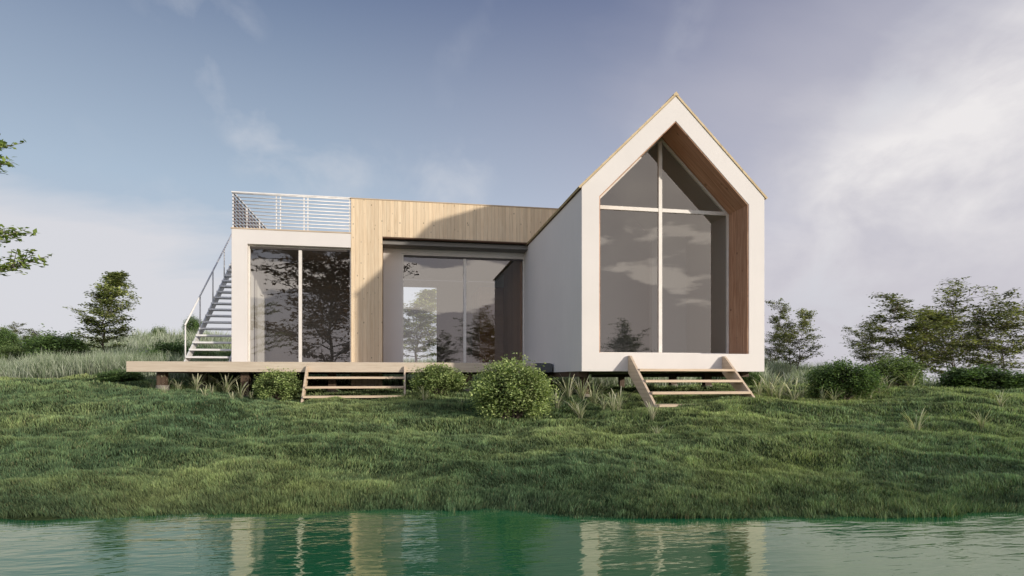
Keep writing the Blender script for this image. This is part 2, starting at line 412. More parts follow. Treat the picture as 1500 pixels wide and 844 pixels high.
# taller pale meadow grass on the slopes behind
parts = []
def meadow(n, pxa, pxb, u0, u1, h0, h1, w, thr=.45, fr=.5):
    u = rng.uniform(u0, u1, n); px = rng.uniform(pxa, pxb, n); v = (px-750)/F*u
    m = fbm(u*fr, v*fr, 77, 3)+rng.normal(0, .03, n); k = m > thr
    u, v, m = u[k], v[k], m[k]; n = len(u)
    h = rng.uniform(h0, h1, n)*(.6+1.0*np.clip((m-thr)*4, 0, 1)); ld = rng.uniform(0, 2*np.pi, n); ln = np.clip(rng.normal(.35, .2, n), 0, .9)
    pal = rng.uniform(0, 1, n)[:,None]; val = rng.uniform(.6, 1.15, n)[:,None]
    tip = (np.array([[.24, .34, .17]])*(1-pal)+np.array([[.80, .84, .70]])*pal)*val
    parts.append(blades(u, v, h, w*rng.uniform(.6, 1.3, n), ld, ln, tip*.35, tip))
meadow(26000, -150, 420, 14.8, 17.2, .20, .50, .014, .40)
meadow(60000, -150, 720, 17.5, 44, .14, .42, .026, .49, .9)
meadow(16000, -100, 350, 33, 44, .2, .62, .035, .48, 1.1)
meadow(16000, 700, 1120, 20, 36, .25, .6, .03, .42, .4)
meadow(15000, 1095, 1250, 19, 34, .2, .55, .022, .42, .9)
meadow(9000, 1240, 1420, 15, 20, .25, .5, .02, .42, .5)
meadow(14000, 150, 560, 15, 24, .25, .5, .02, .40, .5)
co_, fa_, ti_ = join(parts)
tag(link('meadow_grass', numesh('meadow_grass', co_, fa_, 3, False, ti_), M['pale']), 'tall pale meadow grass growing on the slope behind the house', 'grass', kind='stuff')

# ------------------------------------------------------------------ pale grass tufts (each a thing)
def tuft_mesh(seed, n=30, h=.42, spread=.16):
    r = np.random.default_rng(seed)
    seg = 5; P = []; Fc = []; T = []
    for k in range(n):
        a = r.uniform(0, 2*np.pi); base = r.uniform(0, .05); hh = h*r.uniform(.45, 1.1); out = r.uniform(.15, 1.0)*hh
        w = .0072*r.uniform(.7, 1.3); dry = r.uniform() < .5
        c = np.array([.80, .78, .56]) if dry else np.array([.48, .56, .30]); c = c*r.uniform(.7, 1.15)
        bx, by = math.cos(a)*base, math.sin(a)*base; pa = a+r.normal(0, .35)
        sx, sy = -math.sin(pa), math.cos(pa); o = len(P)
        seedhead = r.uniform() < .3
        for s in range(seg+1):
            t = s/seg; d = out*t**1.9; zz = hh*(t-.28*(out/hh)*t*t)
            ww = w*(1-t)**.6+.0006
            if seedhead and t > .7: ww = w*1.5*(1-abs(t-.85)/.2)+.001; ww = max(ww, .001)
            p = np.array([bx+math.cos(pa)*d, by+math.sin(pa)*d, zz])
            P.append(p+np.array([sx, sy, 0])*ww); P.append(p-np.array([sx, sy, 0])*ww)
            T.append(c*(.4+.6*t)); T.append(c*(.4+.6*t))
        for s in range(seg): Fc.append((o+2*s, o+2*s+1, o+2*s+3, o+2*s+2))
    return numesh('grass_tuft', np.array(P), np.array(Fc), 4, False, np.array(T))
tm = [tuft_mesh(100+k, 24+5*k, .44+.03*k) for k in range(4)]
for m_ in tm: m_.materials.append(M['pale'])
TUFTS = [  # px, u, scale, variant, label
 (222, 12.4, .75, 0, 'pale grass tuft under the left end of the deck'),
 (243, 12.3, .85, 1, 'pale grass tuft in front of the leftmost deck footing'),
 (288, 12.0, .85, 2, 'pale grass tuft below the deck near the foot of the metal stairs'),
 (310, 11.9, .80, 0, 'pale grass tuft just left of the deck footing beside the small bush'),
 (332, 12.2, .95, 3, 'tall pale grass tuft leaning on the deck left of the small bush'),
 (352, 11.8, .80, 1, 'low pale grass tuft left of the small round bush'),
 (240, 11.2, .45, 2, 'very small pale tuft on the open lawn left of the deck'),
 (622, 11.7, .70, 1, 'small pale tuft at the left side of the middle round bush'),
 (832, 11.3, 1.05, 3, 'tall pale grass tuft beside the big round bush'),
 (852, 10.9, .95, 2, 'pale grass tuft under the left corner of the gabled room'),
 (884, 10.3, .85, 0, 'pale grass tuft left of the wide wooden steps'),
 (907, 10.2, .95, 1, 'feathery grass tuft right beside the left side of the wide steps'),
 (850, 9.9, .75, 2, 'short pale tuft in front of the gabled room, nearest the big bush'),
 (955, 9.2, .70, 3, 'pale tuft at the foot of the left stringer of the wide steps'),
 (962, 8.3, .50, 0, 'small lone tuft on the bank below the wide steps'),
 (1128, 11.2, 1.05, 2, 'tall pale tuft just right of the gabled room'),
 (1150, 11.4, .95, 3, 'pale tuft in the middle of the clump right of the house'),
 (1175, 11.2, .90, 0, 'pale tuft at the left side of the dark bush on the right'),
 (1205, 10.9, .65, 1, 'low tuft in front of the dark bush on the right'),
 (1272, 11.3, .95, 2, 'pale tuft at the right side of the dark bush'),
 (1300, 11.8, .90, 0, 'pale tuft in the hollow between the two right bushes'),
 (1334, 12.0, .85, 3, 'pale tuft at the right side of the second bush'),
 (1342, 8.35, .85, 1, 'lone spiky tuft low on the right bank'),
 (1438, 8.6, .60, 2, 'small faint tuft on the right bank near the frame edge'),
 (1465, 9.9, .85, 0, 'lone spiky tuft high on the right bank'),
 (462, 11.9, .40, 0, 'tiny tuft by the left side of the deck steps'),
 (262, 12.1, .60, 3, 'thin pale tuft between the leftmost footing and the stairs foot'),
 (300, 11.4, .55, 1, 'thin tuft on the lawn edge in front of the deck, left part'),
 (340, 11.3, .50, 2, 'short tuft on the lawn edge left of the small round bush'),
 (368, 12.0, .60, 0, 'tuft squeezed between a deck footing and the small round bush'),
 (816, 10.7, .85, 1, 'pale tuft touching the right side of the big round bush'),
 (842, 10.4, .80, 0, 'pale tuft below the left corner of the gabled room'),
 (870, 10.9, .95, 3, 'tall tuft in the shadow under the gabled room'),
 (898, 9.9, .80, 2, 'leaning pale tuft just outside the wide steps'),
 (1113, 11.0, .80, 1, 'pale tuft by the right stringer of the wide steps'),
 (1140, 10.9, .80, 2, 'low pale tuft in front of the clump right of the house'),
 (1163, 11.0, .95, 1, 'spiky pale tuft at the right end of the clump beside the house'),
 (1222, 10.7, .60, 3, 'low tuft right in front of the dark round bush'),
 (1256, 10.9, .80, 1, 'tuft under the right flank of the dark round bush'),
 (1286, 11.6, .95, 3, 'tall tuft between the dark bush and the grey-green bush'),
 (676, 10.8, .40, 3, 'tiny tuft on the lawn left of the big round bush')]
for (px, u, s, k, lab) in TUFTS:
    x, y = at(px, u)
    o = bpy.data.objects.new('grass_tuft', tm[k]); C.objects.link(o)
    o.location = (x, y, ground(x, y)-.01); o.scale = (s, s, s); o.rotation_euler = (0, 0, random.uniform(0, 6.28))
    tag(o, lab, 'grass tuft', 'pale grass tufts on the bank')

# ------------------------------------------------------------------ foliage
def leaf_quads(c, s, r, horiz=.6, cols=None, asp=.5):
    """c (n,3) centres, s (n,) length -> rhombic leaves"""
    n = len(c)
    d = r.normal(0, 1, (n, 3)); d[:,2] *= (1-horiz); d /= np.linalg.norm(d, axis=1)[:,None]
    nn = r.normal(0, 1, (n, 3)); nn[:,2] += 2.5*horiz*np.sign(nn[:,2]+.3)
    sd = np.cross(d, nn); sd /= (np.linalg.norm(sd, axis=1)[:,None]+1e-9)
    up = np.cross(sd, d)
    P = np.stack([c-d*s[:,None]*.5, c+sd*s[:,None]*asp*.5-up*s[:,None]*.06, c+d*s[:,None]*.5, c-sd*s[:,None]*asp*.5-up*s[:,None]*.06], 1)
    Fc = np.arange(n*4).reshape(n, 4)
    T = np.repeat(cols, 4, axis=0)
    return P.reshape(-1, 3), Fc, T

def tube_mesh(paths, n=5):
    P = []; Fc = []
    for pts, rad in paths:
        o = len(P); m = len(pts)
        for k in range(m):
            d = pts[min(k+1, m-1)]-pts[max(k-1, 0)]; d = d/(np.linalg.norm(d)+1e-9)
            a = np.cross(d, [0.31, .95, .05]); a /= np.linalg.norm(a)+1e-9; b = np.cross(d, a)
            for j in range(n):
                t = 2*math.pi*j/n; P.append(pts[k]+(a*math.cos(t)+b*math.sin(t))*rad[k])
        for k in range(m-1):
            for j in range(n):
                Fc.append((o+k*n+j, o+k*n+(j+1) % n, o+(k+1)*n+(j+1) % n, o+(k+1)*n+j))
    return np.array(P), np.array(Fc)

def tree_meshes(seed, height=4., clear=.25, width=1.8, style='oval', stems=1, limbs=34, twigs=9, lpt=22, leaf=.10, extra=(), col=((.05, .08, .025), (.11, .14, .04)), droop=.1, lean=.0, tr=.05):
    r = np.random.default_rng(seed); paths = []; LC = []; LCOL = []
    c0, c1 = np.array(col[0]), np.array(col[1])
    for st in range(stems):
        m = 14; az = r.uniform(0, 6.28); sp = 0 if stems == 1 else r.uniform(.10, .26)*width
        hs = height*(1 if st == 0 else r.uniform(.68, .92)); rr = tr*(1 if stems == 1 else .6)*height/4
        t = np.linspace(0, 1, m)
        wob = np.cumsum(r.normal(0, .022*hs, (m, 2)), 0)*np.sqrt(t)[:,None]
        pts = np.stack([wob[:,0]+math.cos(az)*sp*t**.7*1.5+lean*hs*t, wob[:,1]+math.sin(az)*sp*t**.7*1.5, t*hs], 1)
        paths.append((pts, rr*(1-t*.93)))
        nl = int(limbs/stems)
        for k in range(nl):
            f = clear+(1-clear)*((k+r.uniform(0, 1))/nl)**.85; f = min(f, .99)
            h = (f-clear)/(1-clear); gap = r.uniform(.45, 1.2)
            prof = {'oval': math.sin(math.pi*min(1, .18+.80*h))**.7*(1-.25*h), 'spread': math.sin(math.pi*min(1, .22+.66*h))**.6, 'round': math.sin(math.pi*min(1., .12+.83*h))**.5, 'cone': 1.05-h*.85}[style]
            L = width*.5*prof*gap/(1 if stems == 1 else 1.2)
            a = k*2.4+r.normal(0, .5); el = {'oval': .62, 'spread': .58, 'round': .55, 'cone': .45}[style]*(1-.2*h)+.9*h**3+r.normal(0, .14)
            p0 = np.array([np.interp(f, t, pts[:,i]) for i in range(3)])
            ms = 7; ts = np.linspace(0, 1, ms)
            dirh = np.array([math.cos(a), math.sin(a)])
            bend = np.cumsum(r.normal(0, .05*L, (ms, 3)), 0); bend[0] = 0
            lp = np.stack([p0[0]+dirh[0]*L*ts*math.cos(el), p0[1]+dirh[1]*L*ts*math.cos(el), p0[2]+L*(math.sin(el)*ts-droop*ts**2)], 1)+bend
            lr = rr*.42*(1-f*.6)*(1-ts*.9)+.003
            paths.append((lp, lr))
            shade = r.uniform(.7, 1.2)
            for q in range(twigs):
                tq = .22+.78*(q+r.uniform(0, 1))/twigs
                tp = np.array([np.interp(tq, ts, lp[:,i]) for i in range(3)])
                sidea = a+(1 if q % 2 else -1)*r.uniform(.4, 1.15)
                TL = L*.42*(1.15-tq*.6)*r.uniform(.6, 1.2)+.12
                te = r.normal(.10, .20); e = tp+np.array([math.cos(sidea)*TL, math.sin(sidea)*TL, TL*te])
                paths.append((np.stack([tp, (tp+e)/2+r.normal(0, .02, 3), e]), np.array([.008, .006, .003])*height/4))
                nlf = max(3, int(lpt*r.uniform(.6, 1.3)))
                tt = r.uniform(.1, 1.06, nlf)[:,None]
                LC.append(tp+(e-tp)*tt+r.normal(0, 1, (nlf, 3))*np.array([.65, .65, .28])*leaf*1.1)
                mixf = np.clip(.5+r.normal(0, .3, (nlf, 1))+(shade-.95), 0, 1)
                LCOL.append((c0*(1-mixf)+c1*mixf)*shade*r.uniform(.75, 1.2, (nlf, 1)))
    for (h0, ex, ey, ez) in extra:
        p0 = np.array([0, 0, h0]); e1 = np.array([ex, ey, ez]); ts = np.linspace(0, 1, 12)[:,None]
        lp = p0+(e1-p0)*ts+np.array([0, 0, 1.])*np.sin(ts*np.pi)*.18+np.cumsum(r.normal(0, .012, (12, 3)), 0)*ts
        paths.append((lp, .022*(1-ts[:,0]*.88)))
        dr = (e1-p0)/np.linalg.norm(e1-p0); sd = np.cross(dr, [0, 0, 1]); sd /= np.linalg.norm(sd)
        for q in range(30):
            tq = .5+.5*q/29; tp = np.array([np.interp(tq, ts[:,0], lp[:,i]) for i in range(3)])
            TL = (.42*(1.15-tq)+.10)*r.uniform(.7, 1.2); e = tp+(dr*.75+sd*(1 if q % 2 else -1)*r.uniform(.3, .9)+np.array([0, 0, r.normal(.05, .28)]))*TL
            paths.append((np.stack([tp, (tp+e)/2, e]), np.array([.006, .004, .002])))
            nlf = int(5+TL*26); tt = np.linspace(.15, 1.03, nlf)[:,None]
            LC.append(tp+(e-tp)*tt+r.normal(0, .018, (nlf, 3))); LCOL.append((c0+(c1-c0)*r.uniform(.2, 1, (nlf, 1)))*r.uniform(.8, 1.25, (nlf, 1)))
    c = np.concatenate(LC); cc = np.concatenate(LCOL)
    P, Fc, T = leaf_quads(c, leaf*r.uniform(.65, 1.25, len(c)), r, .68, cc, .5)
    crown = numesh('crown', P, Fc, 4, False, T); crown.materials.append(M['leaf'])
    tp_, tf_ = tube_mesh(paths)
    trunk = numesh('trunk', tp_, tf_, 4, True); trunk.materials.append(M['bark'])
    return crown, trunk

def plant_tree(name, meshes, x, y, label, cat, group=None, s=(1, 1, 1), rz=0., dz=-.05, parts=('crown', 'trunk')):
    g = root(name, (x, y, ground(x, y)+dz), label, cat, group)
    g.scale = s; g.rotation_euler = (0, 0, rz)
    for me, nm in zip(meshes, parts):
        o = bpy.data.objects.new(nm, me); C.objects.link(o); o.parent = g
    return g

def shrub_meshes(seed, n=9000, leaf=.035, col=((.04, .08, .02), (.13, .19, .05)), rough=.18, flat=1., clump=70):
    """unit shrub: radius .5, height 1"""
    r = np.random.default_rng(seed)
    k = clump
    i = np.arange(k)+.5; ph = np.arccos(1-1.62*i/k); th = np.pi*(1+5**.5)*i
    D = np.stack([np.cos(th)*np.sin(ph), np.sin(th)*np.sin(ph), np.cos(ph)], 1)+r.normal(0, .12, (k, 3)); D /= np.linalg.norm(D, axis=1)[:,None]
    rad = 1+r.normal(0, rough*.5, k)
    ctr = D*rad[:,None]*.80
    cl = r.integers(0, k, n)
    off = r.normal(0, 1, (n, 3)); off /= np.linalg.norm(off, axis=1)[:,None]; off *= (r.uniform(0, 1, (n, 1))**.4)*.26*(1+rough)
    p = ctr[cl]+off*1.0
    inner = r.uniform(0, 1, n) < .22
    p[inner] *= r.uniform(.45, .95, (inner.sum(), 1))
    # shoots that stick out
    sh = r.uniform(0, 1, n) < .16
    p[sh] *= r.uniform(1.0, 1.0+rough*1.1, (sh.sum(), 1))
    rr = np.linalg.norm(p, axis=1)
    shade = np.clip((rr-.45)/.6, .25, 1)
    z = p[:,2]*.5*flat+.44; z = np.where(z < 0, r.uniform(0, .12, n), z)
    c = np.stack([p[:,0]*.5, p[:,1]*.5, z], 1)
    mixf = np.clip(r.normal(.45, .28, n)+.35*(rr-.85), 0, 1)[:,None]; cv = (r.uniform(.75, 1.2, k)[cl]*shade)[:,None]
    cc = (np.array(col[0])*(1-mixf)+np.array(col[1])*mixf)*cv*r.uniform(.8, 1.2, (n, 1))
    P, Fc, T = leaf_quads(c, leaf*r.uniform(.7, 1.3, n), r, .25, cc, .55)
    fol = numesh('foliage', P, Fc, 4, False, T); fol.materials.append(M['leaf'])
    paths = []
    for q in range(26):
        d = D[r.integers(0, k)]; e = np.array([d[0]*.34, d[1]*.34, .44+d[2]*.34]); b0 = np.array([r.normal(0, .03), r.normal(0, .03), -.03])
        mid = (b0+e)*.5+np.array([d[0], d[1], 0])*.04
        paths.append((np.stack([b0, mid, e]), np.array([.016, .011, .004])))
    tp_, tf_ = tube_mesh(paths, 4); stem = numesh('stem', tp_, tf_, 4, True); stem.materials.append(M['bark'])
    return fol, stem
def shrub(px, u, wpx, ytop, ybot, meshes, label, name='round_bush', group=None, rz=0., cat='bush', zb=None):
    x, y = at(px, u); zb = ground(x, y) if zb is None else zb
    w = wpx/F*u; ztop = H+(554-ytop)/F*u
    g = root(name, (x, y, zb-.02), label, cat, group)
    g.scale = (w, w, max(.2, ztop-zb)); g.rotation_euler = (0, 0, rz)
    for me, nm in zip(meshes, ('foliage', 'stem')):
        o = bpy.data.objects.new(nm, me); C.objects.link(o); o.parent = g
    return g
LG = ((.14, .23, .075), (.62, .72, .30)); DG = ((.055, .11, .04), (.22, .33, .11)); MG = ((.09, .15, .055), (.32, .42, .16))
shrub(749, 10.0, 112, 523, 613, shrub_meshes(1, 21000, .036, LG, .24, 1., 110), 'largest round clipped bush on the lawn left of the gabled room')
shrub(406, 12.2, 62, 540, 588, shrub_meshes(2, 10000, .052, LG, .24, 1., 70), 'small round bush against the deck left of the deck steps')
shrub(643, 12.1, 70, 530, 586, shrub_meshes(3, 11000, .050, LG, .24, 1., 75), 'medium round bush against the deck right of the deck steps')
sB = shrub_meshes(4, 15000, .040, DG, .24, 1., 80); sC = shrub_meshes(5, 13000, .042, MG, .28, 1., 60); sD = shrub_meshes(6, 12000, .050, DG, .34, 1., 45)
G = 'dark bushes on the right bank'
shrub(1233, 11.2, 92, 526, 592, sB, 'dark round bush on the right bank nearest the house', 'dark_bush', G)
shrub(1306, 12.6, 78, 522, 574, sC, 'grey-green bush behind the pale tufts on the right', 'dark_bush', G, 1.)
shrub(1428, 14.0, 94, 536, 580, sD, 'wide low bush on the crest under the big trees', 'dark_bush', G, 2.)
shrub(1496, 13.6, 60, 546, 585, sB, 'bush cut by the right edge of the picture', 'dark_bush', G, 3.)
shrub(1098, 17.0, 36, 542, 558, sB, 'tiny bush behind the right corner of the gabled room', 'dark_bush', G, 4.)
G = 'shrubs on the left slope'
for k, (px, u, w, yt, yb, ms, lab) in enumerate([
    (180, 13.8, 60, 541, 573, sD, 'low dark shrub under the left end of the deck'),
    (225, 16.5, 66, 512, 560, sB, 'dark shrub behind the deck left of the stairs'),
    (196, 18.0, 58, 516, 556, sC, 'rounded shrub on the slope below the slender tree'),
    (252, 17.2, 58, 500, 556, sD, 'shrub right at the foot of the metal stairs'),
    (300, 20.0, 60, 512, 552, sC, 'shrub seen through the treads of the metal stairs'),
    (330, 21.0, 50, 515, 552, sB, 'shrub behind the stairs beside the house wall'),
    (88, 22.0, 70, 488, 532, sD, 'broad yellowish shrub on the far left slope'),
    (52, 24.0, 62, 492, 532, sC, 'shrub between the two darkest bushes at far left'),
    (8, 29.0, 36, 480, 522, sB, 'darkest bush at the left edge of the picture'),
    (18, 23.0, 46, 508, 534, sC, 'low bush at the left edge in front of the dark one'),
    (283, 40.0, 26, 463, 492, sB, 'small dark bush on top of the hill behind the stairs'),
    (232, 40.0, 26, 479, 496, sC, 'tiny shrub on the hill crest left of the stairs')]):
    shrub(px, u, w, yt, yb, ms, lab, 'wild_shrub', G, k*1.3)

# background trees
oval = tree_meshes(21, 4., .14, 2.0, 'oval', 1, 56, 10, 19, .12, (), ((.11, .16, .06), (.52, .56, .22)), .05)
spreadA = tree_meshes(22, 4., .22, 4.2, 'spread', 3, 66, 10, 13, .13, (), ((.11, .14, .06), (.46, .48, .20)), .12)
spreadB = tree_meshes(23, 4., .26, 3.9, 'spread', 2, 56, 11, 14, .13, (), ((.11, .14, .06), (.46, .48, .20)), .10)
spreadC = tree_meshes(24, 4., .20, 3.0, 'spread', 2, 50, 11, 15, .13, (), ((.11, .14, .06), (.46, .48, .20)), .12)
def bgtree(ms, px, u, ytop, wpx, wunit, label, name='spreading_tree', cat='tree', group=None, rz=0.):
    x, y = at(px, u); zb = ground(x, y); hgt = (H+(554-ytop)/F*u)-zb; w = wpx/F*u
    return plant_tree(name, ms, x, y, label, cat, group, (w/wunit, w/wunit, hgt/4.05), rz)
bgtree(oval, 150, 23, 399, 84, 2.1, 'slender young tree standing alone on the left slope', 'slender_tree')
G = 'trees beyond the right bank'
bgtree(spreadC, 1163, 24, 452, 78, 3.2, 'small pointed tree just right of the gabled room', 'spreading_tree', 'tree', G, .4)
bgtree(spreadB, 1128, 25, 486, 56, 3.9, 'lower tree half hidden by the right wall of the gabled room', 'spreading_tree', 'tree', G, 2.)
bgtree(spreadC, 1335, 21, 450, 160, 3.2, 'broad dense tree, leftmost of the big ones on the right', 'spreading_tree', 'tree', G, 1.)
bgtree(spreadA, 1412, 23, 436, 175, 4.2, 'tallest airy tree with forked stems on the right', 'spreading_tree', 'tree', G, .2)
bgtree(spreadB, 1492, 20, 448, 165, 3.9, 'tree reaching past the right edge of the picture', 'spreading_tree', 'tree', G, 3.)
bgtree(spreadB, 1290, 27, 488, 80, 3.9, 'small tree behind the broad dense tree on the right', 'spreading_tree', 'tree', G, 5.)
# behind the house, seen through the back window
bgtree(spreadC, 62, 25, 488, 66, 3.2, 'low bushy tree on the far left slope', 'spreading_tree', 'tree', None, 2.)
bgtree(spreadC, 10, 30, 478, 44, 3.2, 'darkest tree top at the left edge of the picture', 'spreading_tree', 'tree', None, 4.)
bgtree(oval, 606, 30, 425, 90, 2.1, 'tree behind the house seen through the back window', 'slender_tree')
bgtree(spreadC, 560, 34, 440, 90, 3.2, 'tree behind the house hidden mostly by the timber post', 'slender_tree', rz=1.)

# left edge tree: branches reach into the picture
ex_, ey_ = at(-250, 7.0)
def rel(px, py, u, zg):
    x, y = at(px, u); return (x-ex_, y-ey_, H+(554-py)/F*u-zg)
zg_ = ground(ex_, ey_)-.05
EX = [(1.5,)+rel(62, 382, 7.0, zg_), (1.9,)+rel(36, 340, 6.7, zg_), (1.3,)+rel(18, 392, 6.6, zg_), (2.9,)+rel(14, 218, 7.0, zg_), (2.6,)+rel(0, 240, 6.8, zg_)]
edge = tree_meshes(31, 5.2, .34, 2.2, 'round', 1, 30, 11, 15, .075, EX, ((.12, .20, .05), (.42, .50, .15)), .06, tr=.05)
plant_tree('overhanging_tree', edge, ex_, ey_, 'tree outside the left edge with two green leafy branches reaching in', 'tree')
# trees on the opposite shore, mirrored in the windows
big = tree_meshes(41, 9.0, .09, 9.6, 'round', 1, 58, 13, 22, .27, (), ((.16, .065, .04), (.36, .18, .09)), .04, tr=.05)
plant_tree('shore_tree', big, -3.9, -2.6, 'large tree on the near shore left of the viewer, mirrored in the left windows', 'tree', 'trees on the opposite shore')
for (x, y, s, rz, lab) in [(6.6, -15.5, 1.2, .3, 'smaller tree on the opposite shore mirrored in the middle window'),
                           (3.4, -16.5, .8, 2., 'lowest tree on the opposite shore mirrored in the middle window'),
                           (9.6, -12.5, .95, 1.1, 'tree on the opposite shore mirrored in the gable window'),
                           (13.6, -13.5, .8, 4.1, 'low tree on the opposite shore mirrored behind the right-hand pane')]:
    plant_tree('shore_tree', spreadA, x, y, lab, 'tree', 'trees on the opposite shore', (s, s, s), rz)

# ================================================================== HOUSE
ZD = .335; ZB = .126; ZR = 3.588
GX0, GX1, GXC = 3.255, 6.98, 5.118
Y0, YG, YF, YB = 10.65, 11.37, 15.33, 21.05
house = root('modern_house', (1.4, 16., H+ZB), 'modern white and timber house with a tall glazed gable, raised above the grass', 'house')
OUT = [(GX0, ZB), (GX1, ZB), (GX1, 3.54), (GXC, 5.375), (GX0, 3.54)]
INN = [(3.597, .471), (6.645, .471), (6.645, 3.385), (GXC, 4.90), (3.597, 3.385)]
shell = MB().ring(OUT, INN, Y0, YB).put('gable_shell', M['white'], house, .006)
INL = [(3.617, .473), (6.625, .473), (6.625, 3.378), (GXC, 4.874), (3.617, 3.378)]
INN2 = [(3.599, .471), (6.643, .471), (6.643, 3.384), (GXC, 4.898), (3.599, 3.384)]
MB().ring(INN2, INL, Y0+.012, YG-.03, skip=(0,)).put('reveal_lining', M['reveal'], house)
IN3 = [(3.66, .50), (6.58, .50), (6.58, 3.36), (GXC, 4.81), (3.66, 3.36)]
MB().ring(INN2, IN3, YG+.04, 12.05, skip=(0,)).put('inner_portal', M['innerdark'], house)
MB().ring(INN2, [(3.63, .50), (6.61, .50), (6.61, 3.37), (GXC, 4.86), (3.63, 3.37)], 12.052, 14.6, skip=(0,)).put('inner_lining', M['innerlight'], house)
MB().box(3.63, 6.61, YG+.04, YB-.2, .473, .50).put('floor', M['floor'], house)
MB().prism([(3.63, .502), (6.61, .502), (6.61, 3.37), (GXC, 4.855), (3.63, 3.37)], 14.602, 14.72).put('inner_wall', M['innerlight'], house)
MB().box(5.75, 6.61, 13.2, 13.35, .502, 3.36).put('inner_wall', M['innerlight'], house)
MB().prism([(3.6, .472), (6.64, .472), (6.64, 3.38), (GXC, 4.895), (3.6, 3.38)], YB-.15, YB-.01).put('back_wall', M['white'], house)
# gable window
win = bpy.data.objects.new('window', None); C.objects.link(win); win.parent = house; win.location = (GXC-1.4, YG-16., .5)
fr = [(INL[k][0], INL[k][1]) for k in range(5)]
f2 = [(3.655, .515), (6.587, .515), (6.587, 3.360), (GXC, 4.822), (3.655, 3.360)]
MB().ring(fr, f2, YG-.028, YG+.034).put('frame', M['frame'], win, .004)
MB().box(GXC-.038, GXC+.038, YG-.032, YG+.03, .516, 4.80).put('mullion', M['frame'], win, .004)
MB().box(3.656, GXC-.04, YG-.027, YG+.025, 3.355, 3.43).box(GXC+.04, 6.586, YG-.027, YG+.025, 3.355, 3.43).put('transom', M['frame'], win, .004)
def pane(parent, x0, x1, y, z0, z1, tx=0.):
    b = MB(); b.bm.faces.new([b.bm.verts.new((x, y+tx*(z-z0), z+H)) for x, z in ((x0, z0), (x1, z0), (x1, z1), (x0, z1))])
    b.put('pane', M['glass'], parent)
yg = YG
pane(win, 3.656, GXC-.039, yg, .516, 3.354); pane(win, GXC+.039, 6.586, yg, .516, 3.354)
for P in ([(3.656, 3.432), (GXC-.039, 3.432), (GXC-.039, 4.785), (3.70, 3.44)], [(GXC+.039, 3.432), (6.53, 3.432), (GXC+.039, 4.785)]):
    if len(P) == 4: P[3] = (3.70, 3.445)
    b = MB(); b.bm.faces.new([b.bm.verts.new((x, yg, z+H)) for x, z in P]); b.put('pane', M['glass'], win)

# shingled roof: overlapping courses down each slope
b = MB()
sl = math.hypot(GXC-GX0, 5.375-3.54); dx, dz = (GXC-GX0)/sl, (5.375-3.54)/sl
nc = 13
for side in (-1, 1):
    for k in range(nc):
        s0 = k*(sl+.06)/nc-.012; s1 = s0+(sl+.06)/nc*.988
        if k == nc-1: s1 = sl+.06-.012
        def pt(s, h): return (GXC+side*(dx*s+dz*h), 5.375-dz*s+dx*h)
        # tail lifted: thicker toward the eave
        b.prism([pt(s0, .004), pt(s1, .004), pt(s1, .044), pt(s0, .040)] if side > 0 else [pt(s0, .040), pt(s1, .044), pt(s1, .004), pt(s0, .004)], Y0-.015, YB+.02)
b.prism([(GXC-.05, 5.375+.0), (GXC, 5.375+.004), (GXC+.05, 5.375), (GXC+.05, 5.405), (GXC, 5.455), (GXC-.05, 5.405)], Y0-.02, YB+.03)
roof = b.put('roof', M['shingle'], house)
MB().prism([(GX0-.012, 3.545), (GX0-.004, 3.50), (GX0+.0, 3.50), (GX0+.0, 3.545)], Y0, YB).put('eave_trim', M['trim'], house)

# main volume
MB().prism([(-4.046, ZD+.002), (-3.69, ZD+.002), (-3.69, 3.24), (-1.268, 3.24), (-1.268, ZR), (-4.046, ZR)], YF, YF+.30).put('front_frame', M['white'], house, .006)
MB().box(-4.046, -3.90, YF+.301, YB, ZD+.002, ZR).put('side_wall', M['white'], house, .006)
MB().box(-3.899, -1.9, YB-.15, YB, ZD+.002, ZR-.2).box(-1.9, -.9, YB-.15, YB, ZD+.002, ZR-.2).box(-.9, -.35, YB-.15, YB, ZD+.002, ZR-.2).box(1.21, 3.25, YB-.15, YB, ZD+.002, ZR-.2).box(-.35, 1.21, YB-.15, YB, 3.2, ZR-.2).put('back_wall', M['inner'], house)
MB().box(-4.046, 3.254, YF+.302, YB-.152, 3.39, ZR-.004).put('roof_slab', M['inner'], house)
MB().box(-4.02, 3.25, YF+.05, YB+.02, ZR, ZR+.03).put('roof_deck', M['roofing'], house)
MB().box(-4.062, -1.27, YF-.014, YF+.09, ZR+.002, ZR+.034).put('roof_trim', M['step'], house, .003)
MB().box(-3.9, 3.254, YF+.302, YB-.152, ZB, ZD-.004).put('floor', M['floor'], house)
# timber cladding: post + long parapet, mitred against the gable roof
MB().prism([(-1.267, ZB-.55), (-.505, ZB-.55), (-.505, 3.55), (GX0-.001, 3.55), (GX0-.001, 3.60), (4.10, 4.44), (4.12, 4.46), (-1.267, 4.46)], YF-.003, YF+.16).put('timber_cladding', M['clad'], house)
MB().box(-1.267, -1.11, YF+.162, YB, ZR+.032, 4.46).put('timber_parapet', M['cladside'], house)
MB().box(-1.29, 4.15, YF-.02, YF+.18, 4.462, 4.482).put('parapet_cap', M['step'], house)
MB().box(-.505, GX0-.002, YF+.002, YF+.162, 3.522, 3.548).put('soffit_trim', M['trim'], house)
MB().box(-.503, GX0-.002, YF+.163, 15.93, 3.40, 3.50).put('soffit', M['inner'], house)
YM = 15.93
MB().box(-.503, -.02, YM, YM+.14, ZD+.002, 3.50).box(-.02, GX0-.002, YM, YM+.14, 3.27, 3.50).put('recessed_wall', M['white'], house, .004)
MB().box(-1.26, -.506, YF+.162, YM+.14, ZD+.002, 3.38).put('post_core', M['cladside'], house)
